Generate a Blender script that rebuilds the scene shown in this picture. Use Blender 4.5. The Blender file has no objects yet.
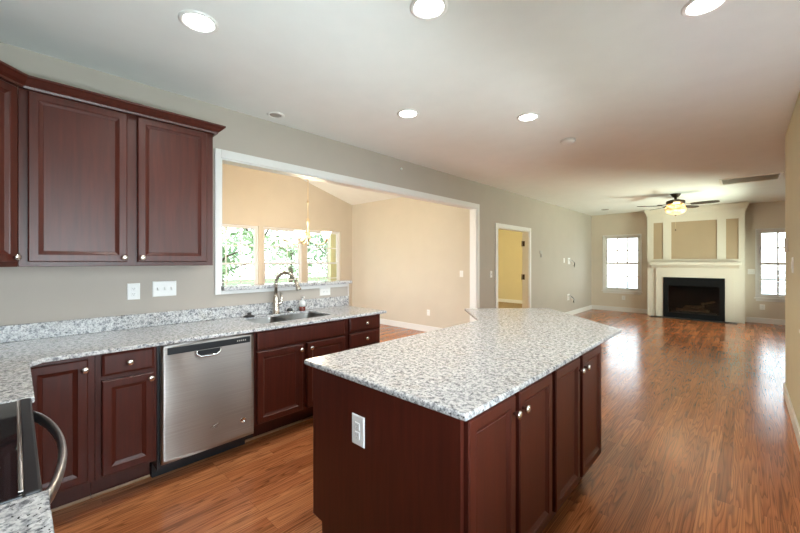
import bpy, bmesh, math, random
from mathutils import Vector, Matrix
random.seed(7)
C = bpy.context.scene.collection
sc = bpy.context.scene
PI = math.pi

# ------------------------------------------------------------------ camera
cam_d = bpy.data.cameras.new('camera')
cam = bpy.data.objects.new('camera', cam_d); C.objects.link(cam)
cam.location = (0.0, 0.0, 1.411)
cam.rotation_euler = (PI/2, 0, math.radians(43.43))
cam_d.sensor_fit = 'HORIZONTAL'; cam_d.sensor_width = 36.0
cam_d.lens = 36.0*364.45/800.0
cam_d.shift_y = -5.5/800.0
cam_d.clip_start = 0.02; cam_d.clip_end = 300
sc.camera = cam
# ------------------------------------------------------------------ view
vs = sc.view_settings
sc.display_settings.display_device = 'sRGB'
vs.view_transform = 'Standard'; vs.look = 'None'; vs.gamma = 1.0; vs.use_curve_mapping = False
vs.exposure = 0.22
try:
    sc.cycles.use_denoising = True
    sc.cycles.sample_clamp_indirect = 6.0
    sc.cycles.max_bounces = 10; sc.cycles.diffuse_bounces = 6
    sc.cycles.caustics_reflective = False; sc.cycles.caustics_refractive = False
except Exception:
    pass
# ------------------------------------------------------------------ sky
SKY = 5.2
w = bpy.data.worlds.new('sky'); sc.world = w; w.use_nodes = True
wn = w.node_tree
bg = wn.nodes['Background']; bg.inputs['Strength'].default_value = SKY
tc = wn.nodes.new('ShaderNodeTexCoord'); sp = wn.nodes.new('ShaderNodeSeparateXYZ')
cr = wn.nodes.new('ShaderNodeValToRGB')
wn.links.new(tc.outputs['Generated'], sp.inputs[0]); wn.links.new(sp.outputs['Z'], cr.inputs[0])
cr.color_ramp.elements[0].position = 0.0; cr.color_ramp.elements[0].color = (0.93, 0.98, 1.0, 1)
cr.color_ramp.elements[1].position = 0.7; cr.color_ramp.elements[1].color = (0.62, 0.80, 1.0, 1)
wn.links.new(cr.outputs[0], bg.inputs['Color'])

def area_light(name, loc, rot, sx, sy, power, col, portal=False):
    d = bpy.data.lights.new(name, 'AREA'); d.shape = 'RECTANGLE'; d.size = sx; d.size_y = sy
    d.energy = power; d.color = col
    if portal:
        try: d.cycles.is_portal = True
        except Exception: pass
    o = bpy.data.objects.new(name, d); C.objects.link(o); o.location = loc; o.rotation_euler = rot
    return o
def point_light(name, loc, power, col, r=0.05):
    d = bpy.data.lights.new(name, 'POINT'); d.energy = power; d.color = col; d.shadow_soft_size = r
    o = bpy.data.objects.new(name, d); C.objects.link(o); o.location = loc
    return o
# lamps behind unseen openings and added uplights; the portals below guide in sky light
area_light('kitchen_window_daylight', (0.48, 0.40, 1.60), (0, PI/2, 0), 1.3, 1.5, 22, (0.80, 0.90, 1.0), False)  # cool light through the unseen window, gives the sheen on the cabinets
area_light('kitchen_bounce_fill', (0.52, 0.40, 1.05), (0, math.radians(115), 0), 0.5, 1.4, 96, (0.80, 0.90, 1.0), False)  # uplight added to brighten the near ceiling with cool fill
area_light('side_window_fill', (0.48, 2.60, 1.60), (0, PI/2, 0), 1.3, 1.9, 8, (0.88, 0.94, 1.0), False)  # fill lamp behind the added window, lights the island side
area_light('side_bounce_fill', (0.50, 2.60, 1.02), (0, math.radians(172), 0), 0.45, 1.8, 62, (0.88, 0.92, 1.0), False)  # steep uplight added to fill the ceiling along the right wall
area_light('dining_bounce_fill', (-5.2, 0.80, 0.45), (math.radians(130), 0, 0), 2.0, 0.8, 45, (1.0, 0.96, 0.88), False)  # uplight added to brighten the dining vault and the opening's soffit
area_light('dining_door_fill', (-5.2, 0.85, 1.1), (PI/2, 0, 0), 2.0, 2.0, 62, (0.96, 0.97, 1.0), False)  # fill lamp behind the added glass door, lights the dining end wall
area_light('living_bounce_fill', (1.70, 9.4, 0.75), (0, math.radians(140), 0), 0.6, 2.3, 290, (0.93, 1.0, 0.82), False)  # greenish uplight added to fill the living ceiling, like bounce off grass
area_light('living_side_daylight', (1.62, 9.4, 1.35), (0, PI/2, 0), 1.5, 2.4, 12, (0.90, 0.95, 1.0), False)
area_light('portal_dining', (-7.1, 3.83, 1.36), (0, -PI/2, 0), 1.5, 2.9, 1, (1, 1, 1), True)
area_light('portal_living_window', (-2.505, 11.80, 1.345), (-PI/2, 0, 0), 0.9, 1.54, 1, (1, 1, 1), True)
area_light('portal_living_window', (0.665, 11.80, 1.345), (-PI/2, 0, 0), 0.93, 1.54, 1, (1, 1, 1), True)
point_light('hall_lamp_light', (-4.9, 7.8, 2.3), 190, (1.0, 0.88, 0.50), 0.15)

# ================================================================== materials
def srgb(r, g, b):
    f = lambda c: ((c/255)/12.92 if c/255 <= 0.04045 else (((c/255)+0.055)/1.055)**2.4)
    return (f(r), f(g), f(b), 1)
def new_mat(name):
    m = bpy.data.materials.new(name); m.use_nodes = True
    nt = m.node_tree; b = nt.nodes['Principled BSDF']
    return m, nt, b
def N(nt, t, **kw):
    n = nt.nodes.new(t)
    for k, v in kw.items(): setattr(n, k, v)
    return n
def L(nt, a, b): nt.links.new(a, b)
def set_in(b, **kw):
    for k, v in kw.items():
        k2 = k.replace('_', ' ')
        if k2 in b.inputs: b.inputs[k2].default_value = v
def ramp(nt, stops, interp='LINEAR'):
    r = N(nt, 'ShaderNodeValToRGB'); e = r.color_ramp.elements
    r.color_ramp.interpolation = interp
    while len(e) < len(stops): e.new(0.5)
    for i, (p, c) in enumerate(stops): e[i].position = p; e[i].color = c
    return r
def simple(name, col, rough=0.5, metal=0.0, noise=0.03, nscale=30, bump=0.0, **kw):
    m, nt, b = new_mat(name)
    set_in(b, Roughness=rough, Metallic=metal, **kw)
    t = N(nt, 'ShaderNodeTexCoord'); n = N(nt, 'ShaderNodeTexNoise'); n.inputs['Scale'].default_value = nscale
    n.inputs['Detail'].default_value = 4
    L(nt, t.outputs['Object'], n.inputs['Vector'])
    lo = tuple(max(0, c*(1-noise)) for c in col[:3])+(1,); hi = tuple(min(1, c*(1+noise)) for c in col[:3])+(1,)
    r = ramp(nt, [(0.3, lo), (0.7, hi)])
    L(nt, n.outputs['Fac'], r.inputs[0]); L(nt, r.outputs[0], b.inputs['Base Color'])
    if bump:
        bp = N(nt, 'ShaderNodeBump'); bp.inputs['Strength'].default_value = bump; bp.inputs['Distance'].default_value = 0.002
        n2 = N(nt, 'ShaderNodeTexNoise'); n2.inputs['Scale'].default_value = nscale*8
        L(nt, t.outputs['Object'], n2.inputs['Vector']); L(nt, n2.outputs['Fac'], bp.inputs['Height']); L(nt, bp.outputs[0], b.inputs['Normal'])
    return m
def emissive(name, col, strength, base=(0.9, 0.9, 0.9, 1)):
    m, nt, b = new_mat(name)
    b.inputs['Base Color'].default_value = base; b.inputs['Emission Color'].default_value = col
    b.inputs['Emission Strength'].default_value = strength; b.inputs['Roughness'].default_value = 0.4
    return m

M = {}
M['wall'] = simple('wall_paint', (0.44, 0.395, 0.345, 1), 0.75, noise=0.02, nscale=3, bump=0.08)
M['dining_wall'] = simple('dining_paint', (0.60, 0.54, 0.445, 1), 0.75, noise=0.02, nscale=3, bump=0.08)
M['hall_wall'] = simple('hall_paint_lamp_tint', (0.60, 0.52, 0.33, 1), 0.75, noise=0.02, nscale=3)  # yellow of the warm hall lamp mixed into the wall colour
M['far_wall_lit'] = simple('wall_paint_lit_far', (0.66, 0.595, 0.50, 1), 0.75, noise=0.02, nscale=3, bump=0.08)  # same paint as the other walls, lightened in place of room light
M['right_wall_lit'] = simple('wall_paint_lit_cream', (0.62, 0.58, 0.43, 1), 0.75, noise=0.02, nscale=3, bump=0.08)  # wall paint lightened to cream on the right wall, standing in for light
M['panel_tan'] = simple('tan_panel_paint', (0.42, 0.32, 0.21, 1), 0.7, noise=0.02, nscale=3)
M['ceiling'] = simple('ceiling_paint', (0.84, 0.86, 0.84, 1), 0.85, noise=0.015, nscale=5, bump=0.06)
M['trim'] = simple('white_trim', (0.76, 0.755, 0.74, 1), 0.4, noise=0.01)
M['cream'] = simple('cream_trim', (0.70, 0.66, 0.57, 1), 0.45, noise=0.01)
M['plastic'] = simple('white_plastic', (0.82, 0.82, 0.80, 1), 0.35, noise=0.01)
M['slot'] = simple('dark_slot', (0.10, 0.10, 0.10, 1), 0.6)
M['gray_plastic'] = simple('gray_plastic', (0.40, 0.38, 0.35, 1), 0.5)
M['black'] = simple('black_plastic', (0.012, 0.013, 0.015, 1), 0.35)
M['rubber'] = simple('black_rubber', (0.02, 0.02, 0.02, 1), 0.5)
M['nickel'] = simple('satin_nickel', (0.74, 0.70, 0.64, 1), 0.24, 1.0, noise=0.02)
M['faucet'] = simple('brushed_nickel', (0.62, 0.57, 0.49, 1), 0.26, 1.0, noise=0.02)
M['chrome'] = simple('chrome', (0.85, 0.85, 0.85, 1), 0.1, 1.0, noise=0.01)
M['sinksteel'] = simple('sink_steel', (0.25, 0.24, 0.225, 1), 0.33, 1.0, noise=0.04, nscale=60)
M['bronze'] = simple('dark_bronze', (0.06, 0.038, 0.025, 1), 0.4, 0.6, noise=0.1)
M['brass'] = simple('antique_brass', (0.72, 0.58, 0.38, 1), 0.35, 0.9, noise=0.05)
M['blade'] = simple('dark_walnut_blade', (0.035, 0.024, 0.017, 1), 0.45, noise=0.2, nscale=12)
M['slate'] = simple('dark_slate', (0.035, 0.033, 0.032, 1), 0.45, noise=0.3, nscale=12)
M['firebox_black'] = simple('black_metal', (0.006, 0.007, 0.008, 1), 0.45, 0.0, noise=0.1, Specular_IOR_Level=0.15)
M['log'] = simple('ceramic_log', (0.10, 0.065, 0.04, 1), 0.9, noise=0.5, nscale=25, bump=0.5)
M['ash'] = simple('ember_bed', (0.05, 0.045, 0.04, 1), 0.95, noise=0.5, nscale=40, bump=0.5)
M['carpet'] = simple('beige_carpet', (0.30, 0.22, 0.14, 1), 0.95, noise=0.15, nscale=200, bump=0.4)
M['vent'] = simple('vent_metal', (0.80, 0.78, 0.70, 1), 0.5)
M['vent_dark'] = simple('vent_recess', (0.42, 0.40, 0.34, 1), 0.8)
M['cable'] = simple('cable_black', (0.03, 0.03, 0.03, 1), 0.5)
M['soap'] = simple('dark_red_soap', (0.14, 0.03, 0.02, 1), 0.2)
M['lamp_white'] = emissive('recessed_lens', (1.0, 0.96, 0.90, 1), 14)
M['shade_glow'] = emissive('glowing_shade', (1.0, 0.90, 0.70, 1), 3.2)
M['grass'] = simple('lawn', (0.14, 0.24, 0.06, 1), 0.9, noise=0.4, nscale=3)
M['bark'] = simple('bark', (0.10, 0.07, 0.045, 1), 0.9, noise=0.4, nscale=14)
M['leafA'] = simple('leaf_mid_green', (0.24, 0.34, 0.19, 1), 0.6, noise=0.5, nscale=2)
M['leafB'] = simple('leaf_light_green', (0.40, 0.48, 0.30, 1), 0.6, noise=0.5, nscale=2)
M['pale_ground'] = simple('glare_ground', (0.62, 0.61, 0.58, 1), 0.8, noise=0.06, nscale=6)  # pale so the ground outside glares white
M['fence'] = simple('pale_fence', (0.62, 0.61, 0.60, 1), 0.8, noise=0.1)

def mk_glass():
    m = bpy.data.materials.new('window_glass'); m.use_nodes = True; nt = m.node_tree
    nt.nodes.remove(nt.nodes['Principled BSDF'])
    out = nt.nodes['Material Output']
    tr = N(nt, 'ShaderNodeBsdfTransparent'); tr.inputs[0].default_value = (0.96, 0.98, 0.97, 1)
    gl = N(nt, 'ShaderNodeBsdfGlossy'); gl.inputs['Roughness'].default_value = 0.02
    fr = N(nt, 'ShaderNodeFresnel'); fr.inputs['IOR'].default_value = 1.35
    mx = N(nt, 'ShaderNodeMixShader')
    L(nt, fr.outputs[0], mx.inputs[0]); L(nt, tr.outputs[0], mx.inputs[1]); L(nt, gl.outputs[0], mx.inputs[2])
    L(nt, mx.outputs[0], out.inputs['Surface'])
    return m
M['glass'] = mk_glass()
def mk_clear():
    m, nt, b = new_mat('clear_plastic')
    set_in(b, Roughness=0.15, Alpha=0.55); b.inputs['Base Color'].default_value = (0.85, 0.85, 0.85, 1)
    return m
M['clear'] = mk_clear()

def mk_floor():
    m, nt, b = new_mat('oak_floor')
    t = N(nt, 'ShaderNodeTexCoord')
    mp = N(nt, 'ShaderNodeMapping'); mp.inputs['Rotation'].default_value = (0, 0, PI/2)
    L(nt, t.outputs['Object'], mp.inputs['Vector'])
    br = N(nt, 'ShaderNodeTexBrick'); br.offset = 0.37; br.offset_frequency = 3
    br.inputs['Scale'].default_value = 1.0; br.inputs['Brick Width'].default_value = 0.95; br.inputs['Row Height'].default_value = 0.066
    br.inputs['Mortar Size'].default_value = 0.0005; br.inputs['Mortar Smooth'].default_value = 0.2; br.inputs['Bias'].default_value = 0.0
    br.inputs['Color1'].default_value = (0, 0, 0, 1); br.inputs['Color2'].default_value = (1, 1, 1, 1); br.inputs['Mortar'].default_value = (0.5, 0.5, 0.5, 1)
    L(nt, mp.outputs[0], br.inputs['Vector'])
    # per board offset of the grain
    sx = N(nt, 'ShaderNodeSeparateXYZ'); L(nt, mp.outputs[0], sx.inputs[0])
    add = N(nt, 'ShaderNodeMath', operation='MULTIPLY_ADD'); add.inputs[1].default_value = 9.0
    L(nt, br.outputs['Color'], add.inputs[0]); L(nt, sx.outputs['X'], add.inputs[2])
    cx = N(nt, 'ShaderNodeCombineXYZ')
    mx_ = N(nt, 'ShaderNodeMath', operation='MULTIPLY'); mx_.inputs[1].default_value = 0.42; L(nt, add.outputs[0], mx_.inputs[0])
    my_ = N(nt, 'ShaderNodeMath', operation='MULTIPLY'); my_.inputs[1].default_value = 7.0; L(nt, sx.outputs['Y'], my_.inputs[0])
    mz_ = N(nt, 'ShaderNodeMath', operation='MULTIPLY'); mz_.inputs[1].default_value = 5.0; L(nt, br.outputs['Color'], mz_.inputs[0])
    L(nt, mx_.outputs[0], cx.inputs[0]); L(nt, my_.outputs[0], cx.inputs[1]); L(nt, mz_.outputs[0], cx.inputs[2])
    # cathedral grain : contour bands of a stretched noise
    n1 = N(nt, 'ShaderNodeTexNoise'); n1.inputs['Scale'].default_value = 1.6; n1.inputs['Detail'].default_value = 2; n1.inputs['Roughness'].default_value = 0.45
    L(nt, cx.outputs[0], n1.inputs['Vector'])
    k = N(nt, 'ShaderNodeMath', operation='MULTIPLY'); k.inputs[1].default_value = 17.0; L(nt, n1.outputs['Fac'], k.inputs[0])
    fr = N(nt, 'ShaderNodeMath', operation='FRACT'); L(nt, k.outputs[0], fr.inputs[0])
    # fine pores
    n2 = N(nt, 'ShaderNodeTexNoise'); n2.inputs['Scale'].default_value = 14; n2.inputs['Detail'].default_value = 5
    cx2 = N(nt, 'ShaderNodeVectorMath', operation='MULTIPLY'); cx2.inputs[1].default_value = (0.35, 3.0, 1.0)
    L(nt, cx.outputs[0], cx2.inputs[0]); L(nt, cx2.outputs[0], n2.inputs['Vector'])
    r_g = ramp(nt, [(0.0, (0.22, 0.20, 0.18, 1)), (0.30, (0.70, 0.69, 0.68, 1)), (0.65, (1, 1, 1, 1)), (0.92, (0.85, 0.85, 0.85, 1)), (1.0, (0.30, 0.28, 0.26, 1))])
    L(nt, fr.outputs[0], r_g.inputs[0])
    r_p = ramp(nt, [(0.35, (0.62, 0.62, 0.62, 1)), (0.6, (1.08, 1.08, 1.08, 1))]); L(nt, n2.outputs['Fac'], r_p.inputs[0])
    r_b = ramp(nt, [(0.0, (0.40, 0.128, 0.044, 1)), (0.3, (0.49, 0.162, 0.057, 1)), (0.6, (0.55, 0.19, 0.068, 1)), (0.85, (0.62, 0.235, 0.09, 1)), (1.0, (0.45, 0.145, 0.050, 1))])
    L(nt, br.outputs['Color'], r_b.inputs[0])
    m1 = N(nt, 'ShaderNodeMixRGB', blend_type='MULTIPLY'); m1.inputs[0].default_value = 0.68
    L(nt, r_b.outputs[0], m1.inputs[1]); L(nt, r_g.outputs[0], m1.inputs[2])
    m2 = N(nt, 'ShaderNodeMixRGB', blend_type='MULTIPLY'); m2.inputs[0].default_value = 0.8
    L(nt, m1.outputs[0], m2.inputs[1]); L(nt, r_p.outputs[0], m2.inputs[2])
    m3 = N(nt, 'ShaderNodeMixRGB', blend_type='MIX'); m3.inputs[2].default_value = (0.13, 0.045, 0.018, 1)
    L(nt, br.outputs['Fac'], m3.inputs[0]); L(nt, m2.outputs[0], m3.inputs[1])
    L(nt, m3.outputs[0], b.inputs['Base Color'])
    n3 = N(nt, 'ShaderNodeTexNoise'); n3.inputs['Scale'].default_value = 2.2; n3.inputs['Detail'].default_value = 1
    L(nt, t.outputs['Object'], n3.inputs['Vector'])
    rr = ramp(nt, [(0.3, (0.17, 0.17, 0.17, 1)), (0.7, (0.24, 0.24, 0.24, 1))]); L(nt, n3.outputs['Fac'], rr.inputs[0])
    L(nt, rr.outputs[0], b.inputs['Roughness'])
    bp = N(nt, 'ShaderNodeBump'); bp.inputs['Strength'].default_value = 0.12; bp.inputs['Distance'].default_value = 0.002
    ad = N(nt, 'ShaderNodeMath', operation='MULTIPLY_ADD'); ad.inputs[1].default_value = 0.5
    L(nt, r_g.outputs[0], ad.inputs[0]); L(nt, n3.outputs['Fac'], ad.inputs[2])
    L(nt, ad.outputs[0], bp.inputs['Height']); L(nt, bp.outputs[0], b.inputs['Normal'])
    set_in(b, Specular_IOR_Level=0.6)
    return m
M['floor'] = mk_floor()

def mk_granite():
    m, nt, b = new_mat('white_granite')
    t = N(nt, 'ShaderNodeTexCoord')
    g = N(nt, 'ShaderNodeNewGeometry')
    # world position so that slab and splash run on
    v1 = N(nt, 'ShaderNodeTexVoronoi'); v1.inputs['Scale'].default_value = 150; v1.inputs['Randomness'].default_value = 1
    n0 = N(nt, 'ShaderNodeTexNoise'); n0.inputs['Scale'].default_value = 48; n0.inputs['Detail'].default_value = 5; n0.inputs['Roughness'].default_value = 0.65
    n1 = N(nt, 'ShaderNodeTexNoise'); n1.inputs['Scale'].default_value = 105; n1.inputs['Detail'].default_value = 4; n1.inputs['Roughness'].default_value = 0.6
    n2 = N(nt, 'ShaderNodeTexNoise'); n2.inputs['Scale'].default_value = 9; n2.inputs['Detail'].default_value = 3
    for n in (v1, n0, n1, n2): L(nt, g.outputs['Position'], n.inputs['Vector'])
    sep = N(nt, 'ShaderNodeSeparateColor'); L(nt, v1.outputs['Color'], sep.inputs[0])
    base = ramp(nt, [(0.0, (0.29, 0.29, 0.295, 1)), (0.15, (0.43, 0.43, 0.43, 1)), (0.45, (0.60, 0.595, 0.587, 1)), (0.75, (0.69, 0.685, 0.68, 1)), (1.0, (0.53, 0.53, 0.53, 1))])
    L(nt, sep.outputs['Red'], base.inputs[0])
    gray = ramp(nt, [(0.37, (0.22, 0.23, 0.26, 1)), (0.45, (0.62, 0.63, 0.65, 1)), (0.53, (1, 1, 1, 1))]); L(nt, n0.outputs['Fac'], gray.inputs[0])
    mu = N(nt, 'ShaderNodeMixRGB', blend_type='MULTIPLY'); mu.inputs[0].default_value = 0.85
    L(nt, base.outputs[0], mu.inputs[1]); L(nt, gray.outputs[0], mu.inputs[2])
    sp_ = ramp(nt, [(0.35, (1, 1, 1, 1)), (0.385, (0, 0, 0, 1))]); L(nt, n1.outputs['Fac'], sp_.inputs[0])
    mk = N(nt, 'ShaderNodeMixRGB'); mk.inputs[2].default_value = (0.035, 0.035, 0.04, 1)
    L(nt, sp_.outputs[0], mk.inputs[0]); L(nt, mu.outputs[0], mk.inputs[1])
    tan = ramp(nt, [(0.55, (0, 0, 0, 1)), (0.72, (0.35, 0.35, 0.35, 1))]); L(nt, n2.outputs['Fac'], tan.inputs[0])
    mt = N(nt, 'ShaderNodeMixRGB', blend_type='MULTIPLY'); mt.inputs[2].default_value = (0.85, 0.75, 0.62, 1)
    L(nt, tan.outputs[0], mt.inputs[0]); L(nt, mk.outputs[0], mt.inputs[1])
    L(nt, mt.outputs[0], b.inputs['Base Color'])
    set_in(b, Roughness=0.13, Specular_IOR_Level=0.5)
    return m
M['granite'] = mk_granite()

def mk_cherry():
    m, nt, b = new_mat('dark_cherry')
    t = N(nt, 'ShaderNodeTexCoord')
    vm = N(nt, 'ShaderNodeVectorMath', operation='MULTIPLY'); vm.inputs[1].default_value = (16, 16, 1.2)
    L(nt, t.outputs['Object'], vm.inputs[0])
    n = N(nt, 'ShaderNodeTexNoise'); n.inputs['Scale'].default_value = 3; n.inputs['Detail'].default_value = 5; n.inputs['Distortion'].default_value = 0.4
    L(nt, vm.outputs[0], n.inputs['Vector'])
    r = ramp(nt, [(0.25, (0.046, 0.0090, 0.0053, 1)), (0.75, (0.078, 0.0145, 0.0078, 1))]); L(nt, n.outputs['Fac'], r.inputs[0])
    L(nt, r.outputs[0], b.inputs['Base Color'])
    set_in(b, Roughness=0.36, Specular_IOR_Level=0.40)
    return m
M['cherry'] = mk_cherry()

def mk_steel():
    m, nt, b = new_mat('brushed_steel')
    t = N(nt, 'ShaderNodeTexCoord')
    vm = N(nt, 'ShaderNodeVectorMath', operation='MULTIPLY'); vm.inputs[1].default_value = (2, 2, 260)
    L(nt, t.outputs['Object'], vm.inputs[0])
    n = N(nt, 'ShaderNodeTexNoise'); n.inputs['Scale'].default_value = 1; n.inputs['Detail'].default_value = 3
    L(nt, vm.outputs[0], n.inputs['Vector'])
    r = ramp(nt, [(0.3, (0.38, 0.35, 0.325, 1)), (0.7, (0.45, 0.42, 0.395, 1))]); L(nt, n.outputs['Fac'], r.inputs[0])
    L(nt, r.outputs[0], b.inputs['Base Color'])
    set_in(b, Metallic=1.0, Roughness=0.37, Anisotropic=1.0, Anisotropic_Rotation=0.25)
    tg = N(nt, 'ShaderNodeTangent'); tg.direction_type = 'RADIAL'; tg.axis = 'Z'
    L(nt, tg.outputs[0], b.inputs['Tangent'])
    return m
M['steel'] = mk_steel()
def mk_black_glass():
    m, nt, b = new_mat('black_ceramic_glass')
    b.inputs['Base Color'].default_value = (0.010, 0.010, 0.012, 1); set_in(b, Roughness=0.04)
    return m
M['black_glass'] = mk_black_glass()
M['ring_mark'] = simple('burner_ring', (0.30, 0.30, 0.30, 1), 0.3)
def mk_bowl(name, tint, c0, c1, emis, k):
    m = bpy.data.materials.new(name); m.use_nodes = True; nt = m.node_tree
    b = nt.nodes['Principled BSDF']; out = nt.nodes['Material Output']
    t = N(nt, 'ShaderNodeTexCoord'); n = N(nt, 'ShaderNodeTexNoise'); n.inputs['Scale'].default_value = 14; n.inputs['Detail'].default_value = 4
    L(nt, t.outputs['Object'], n.inputs['Vector'])
    r = ramp(nt, [(0.38, c0), (0.62, c1)]); L(nt, n.outputs['Fac'], r.inputs[0])
    L(nt, r.outputs[0], b.inputs['Base Color']); L(nt, r.outputs[0], b.inputs['Emission Color']); b.inputs['Emission Strength'].default_value = emis
    set_in(b, Roughness=0.25)
    tr = N(nt, 'ShaderNodeBsdfTransparent'); tr.inputs[0].default_value = tint
    mx = N(nt, 'ShaderNodeMixShader'); mx.inputs[0].default_value = k
    L(nt, b.outputs[0], mx.inputs[1]); L(nt, tr.outputs[0], mx.inputs[2]); L(nt, mx.outputs[0], out.inputs['Surface'])
    return m
M['amber'] = mk_bowl('amber_scavo_glass', (1.0, 0.82, 0.6, 1), (0.45, 0.15, 0.04, 1), (1.0, 0.62, 0.28, 1), 0.22, 0.3)
M['bowl_glow'] = mk_bowl('glowing_amber_bowl', (1.0, 0.85, 0.65, 1), (1.0, 0.62, 0.25, 1), (1.0, 0.78, 0.45, 1), 0.55, 0.22)

# ================================================================== mesh helpers
WP = {}          # world position of every linked object
class MB:
    def __init__(s): s.bm = bmesh.new()
    def box(s, x0, x1, y0, y1, z0, z1):
        vs_ = [s.bm.verts.new(p) for p in ((x0,y0,z0),(x1,y0,z0),(x1,y1,z0),(x0,y1,z0),(x0,y0,z1),(x1,y0,z1),(x1,y1,z1),(x0,y1,z1))]
        for f in ((0,3,2,1),(4,5,6,7),(0,1,5,4),(1,2,6,5),(2,3,7,6),(3,0,4,7)): s.bm.faces.new([vs_[i] for i in f])
        return s
    def prism(s, pts, z0, z1):
        a = [s.bm.verts.new((x, y, z0)) for x, y in pts]; b = [s.bm.verts.new((x, y, z1)) for x, y in pts]
        s.bm.faces.new(a[::-1]); s.bm.faces.new(b); n = len(pts)
        for i in range(n): s.bm.faces.new((a[i], a[(i+1) % n], b[(i+1) % n], b[i]))
        return s
    def extrude(s, pts, v):          # planar 3D polygon swept along v
        v = Vector(v)
        a = [s.bm.verts.new(p) for p in pts]; b = [s.bm.verts.new(Vector(p)+v) for p in pts]
        s.bm.faces.new(a[::-1]); s.bm.faces.new(b); n = len(pts)
        for i in range(n): s.bm.faces.new((a[i], a[(i+1) % n], b[(i+1) % n], b[i]))
        return s
    def lathe(s, prof, c=(0,0,0), axis=(0,0,1), seg=24, smooth=True):
        ax = Vector(axis).normalized(); u = ax.orthogonal().normalized(); v = ax.cross(u); c = Vector(c)
        rings = []
        for r, h in prof:
            if r < 1e-6: rings.append([s.bm.verts.new(c+ax*h)])
            else: rings.append([s.bm.verts.new(c+ax*h+u*(r*math.cos(2*PI*i/seg))+v*(r*math.sin(2*PI*i/seg))) for i in range(seg)])
        for a, b in zip(rings, rings[1:]):
            for i in range(seg):
                j = (i+1) % seg
                if len(a) == 1 and len(b) == 1: continue
                if len(a) == 1: f = s.bm.faces.new((a[0], b[i], b[j]))
                elif len(b) == 1: f = s.bm.faces.new((a[i], b[0], a[j]))
                else: f = s.bm.faces.new((a[i], b[i], b[j], a[j]))
                f.smooth = smooth
        for rg, fl in ((rings[0], True), (rings[-1], False)):
            if len(rg) > 1: s.bm.faces.new(rg if fl else rg[::-1])
        return s
    def tube(s, path, r, seg=12, sq=None):     # path of points; r number or list; sq=(wide,tall) ellipse factors in side/up
        P_ = [Vector(p) for p in path]; n = len(P_)
        rr = r if isinstance(r, (list, tuple)) else [r]*n
        rings = []; prev = None
        for i, p in enumerate(P_):
            t = (P_[min(i+1, n-1)]-P_[max(i-1, 0)]).normalized()
            if prev is None:
                a = Vector((0,0,1)) if abs(t.z) < 0.9 else Vector((1,0,0)); u = t.cross(a).normalized()
            else: u = (prev-t*prev.dot(t)).normalized()
            prev = u; v = t.cross(u)
            k1, k2 = sq or (1, 1)
            rings.append([s.bm.verts.new(p+u*(rr[i]*k1*math.cos(2*PI*j/seg))+v*(rr[i]*k2*math.sin(2*PI*j/seg))) for j in range(seg)])
        for a, b in zip(rings, rings[1:]):
            for j in range(seg):
                f = s.bm.faces.new((a[j], a[(j+1) % seg], b[(j+1) % seg], b[j])); f.smooth = True
        s.bm.faces.new(rings[0][::-1]); s.bm.faces.new(rings[-1])
        return s
    def cells(s, us, ws, inside, to3, t0, t1):   # slab made of a grid of cells, holes where inside() is False
        ok = lambda i, j: 0 <= i < len(us)-1 and 0 <= j < len(ws)-1 and inside((us[i]+us[i+1])/2, (ws[j]+ws[j+1])/2)
        V = {}
        def v(i, j, t):
            k = (i, j, t)
            if k not in V: V[k] = s.bm.verts.new(to3(us[i], ws[j], t1 if t else t0))
            return V[k]
        for i in range(len(us)-1):
            for j in range(len(ws)-1):
                if not ok(i, j): continue
                s.bm.faces.new((v(i,j,1), v(i+1,j,1), v(i+1,j+1,1), v(i,j+1,1)))
                s.bm.faces.new((v(i,j,0), v(i,j+1,0), v(i+1,j+1,0), v(i+1,j,0)))
                for di, dj, e in ((-1,0,((0,0),(0,1))), (1,0,((1,1),(1,0))), (0,-1,((1,0),(0,0))), (0,1,((0,1),(1,1)))):
                    if not ok(i+di, j+dj):
                        (a,b),(c,d) = e
                        s.bm.faces.new((v(i+a,j+b,0), v(i+c,j+d,0), v(i+c,j+d,1), v(i+a,j+b,1)))
        return s
    def rings(s, rgs, cap0=True, cap1=True):
        R = [[s.bm.verts.new(p) for p in rg] for rg in rgs]; n = len(R[0])
        for a, b in zip(R, R[1:]):
            for j in range(n): s.bm.faces.new((a[j], a[(j+1) % n], b[(j+1) % n], b[j]))
        if cap0: s.bm.faces.new(R[0][::-1])
        if cap1: s.bm.faces.new(R[-1])
        return s
    def build(s, name, mat, parent=None, bevel=0.0, seg=2, origin=None, smooth=False):
        bmesh.ops.recalc_face_normals(s.bm, faces=s.bm.faces[:])
        if smooth:
            for f in s.bm.faces: f.smooth = True
        if parent is not None: org = WP[parent.name]
        elif origin is not None: org = Vector(origin)
        else:
            xs = [v.co for v in s.bm.verts]
            org = Vector(((min(v.x for v in xs)+max(v.x for v in xs))/2, (min(v.y for v in xs)+max(v.y for v in xs))/2, min(v.z for v in xs)))
        for v in s.bm.verts: v.co -= org
        me = bpy.data.meshes.new(name); s.bm.to_mesh(me); s.bm.free()
        me.materials.append(M[mat] if isinstance(mat, str) else mat)
        o = bpy.data.objects.new(name, me); C.objects.link(o)
        if parent is not None: o.parent = parent; WP[o.name] = org
        else: o.location = org; WP[o.name] = org
        if bevel:
            md = o.modifiers.new('bevel', 'BEVEL'); md.width = bevel; md.segments = seg; md.limit_method = 'ANGLE'; md.angle_limit = math.radians(35)
        return o
def B(x0, x1, y0, y1, z0, z1): return MB().box(x0, x1, y0, y1, z0, z1)
def tag(o, label, cat, group=None):
    o['label'] = label; o['category'] = cat
    if group: o['group'] = group
    return o
def thing(name, label, cat, loc, group=None):
    o = bpy.data.objects.new(name, None); C.objects.link(o); o.location = loc; o.empty_display_size = 0.1
    WP[o.name] = Vector(loc); return tag(o, label, cat, group)
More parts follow.
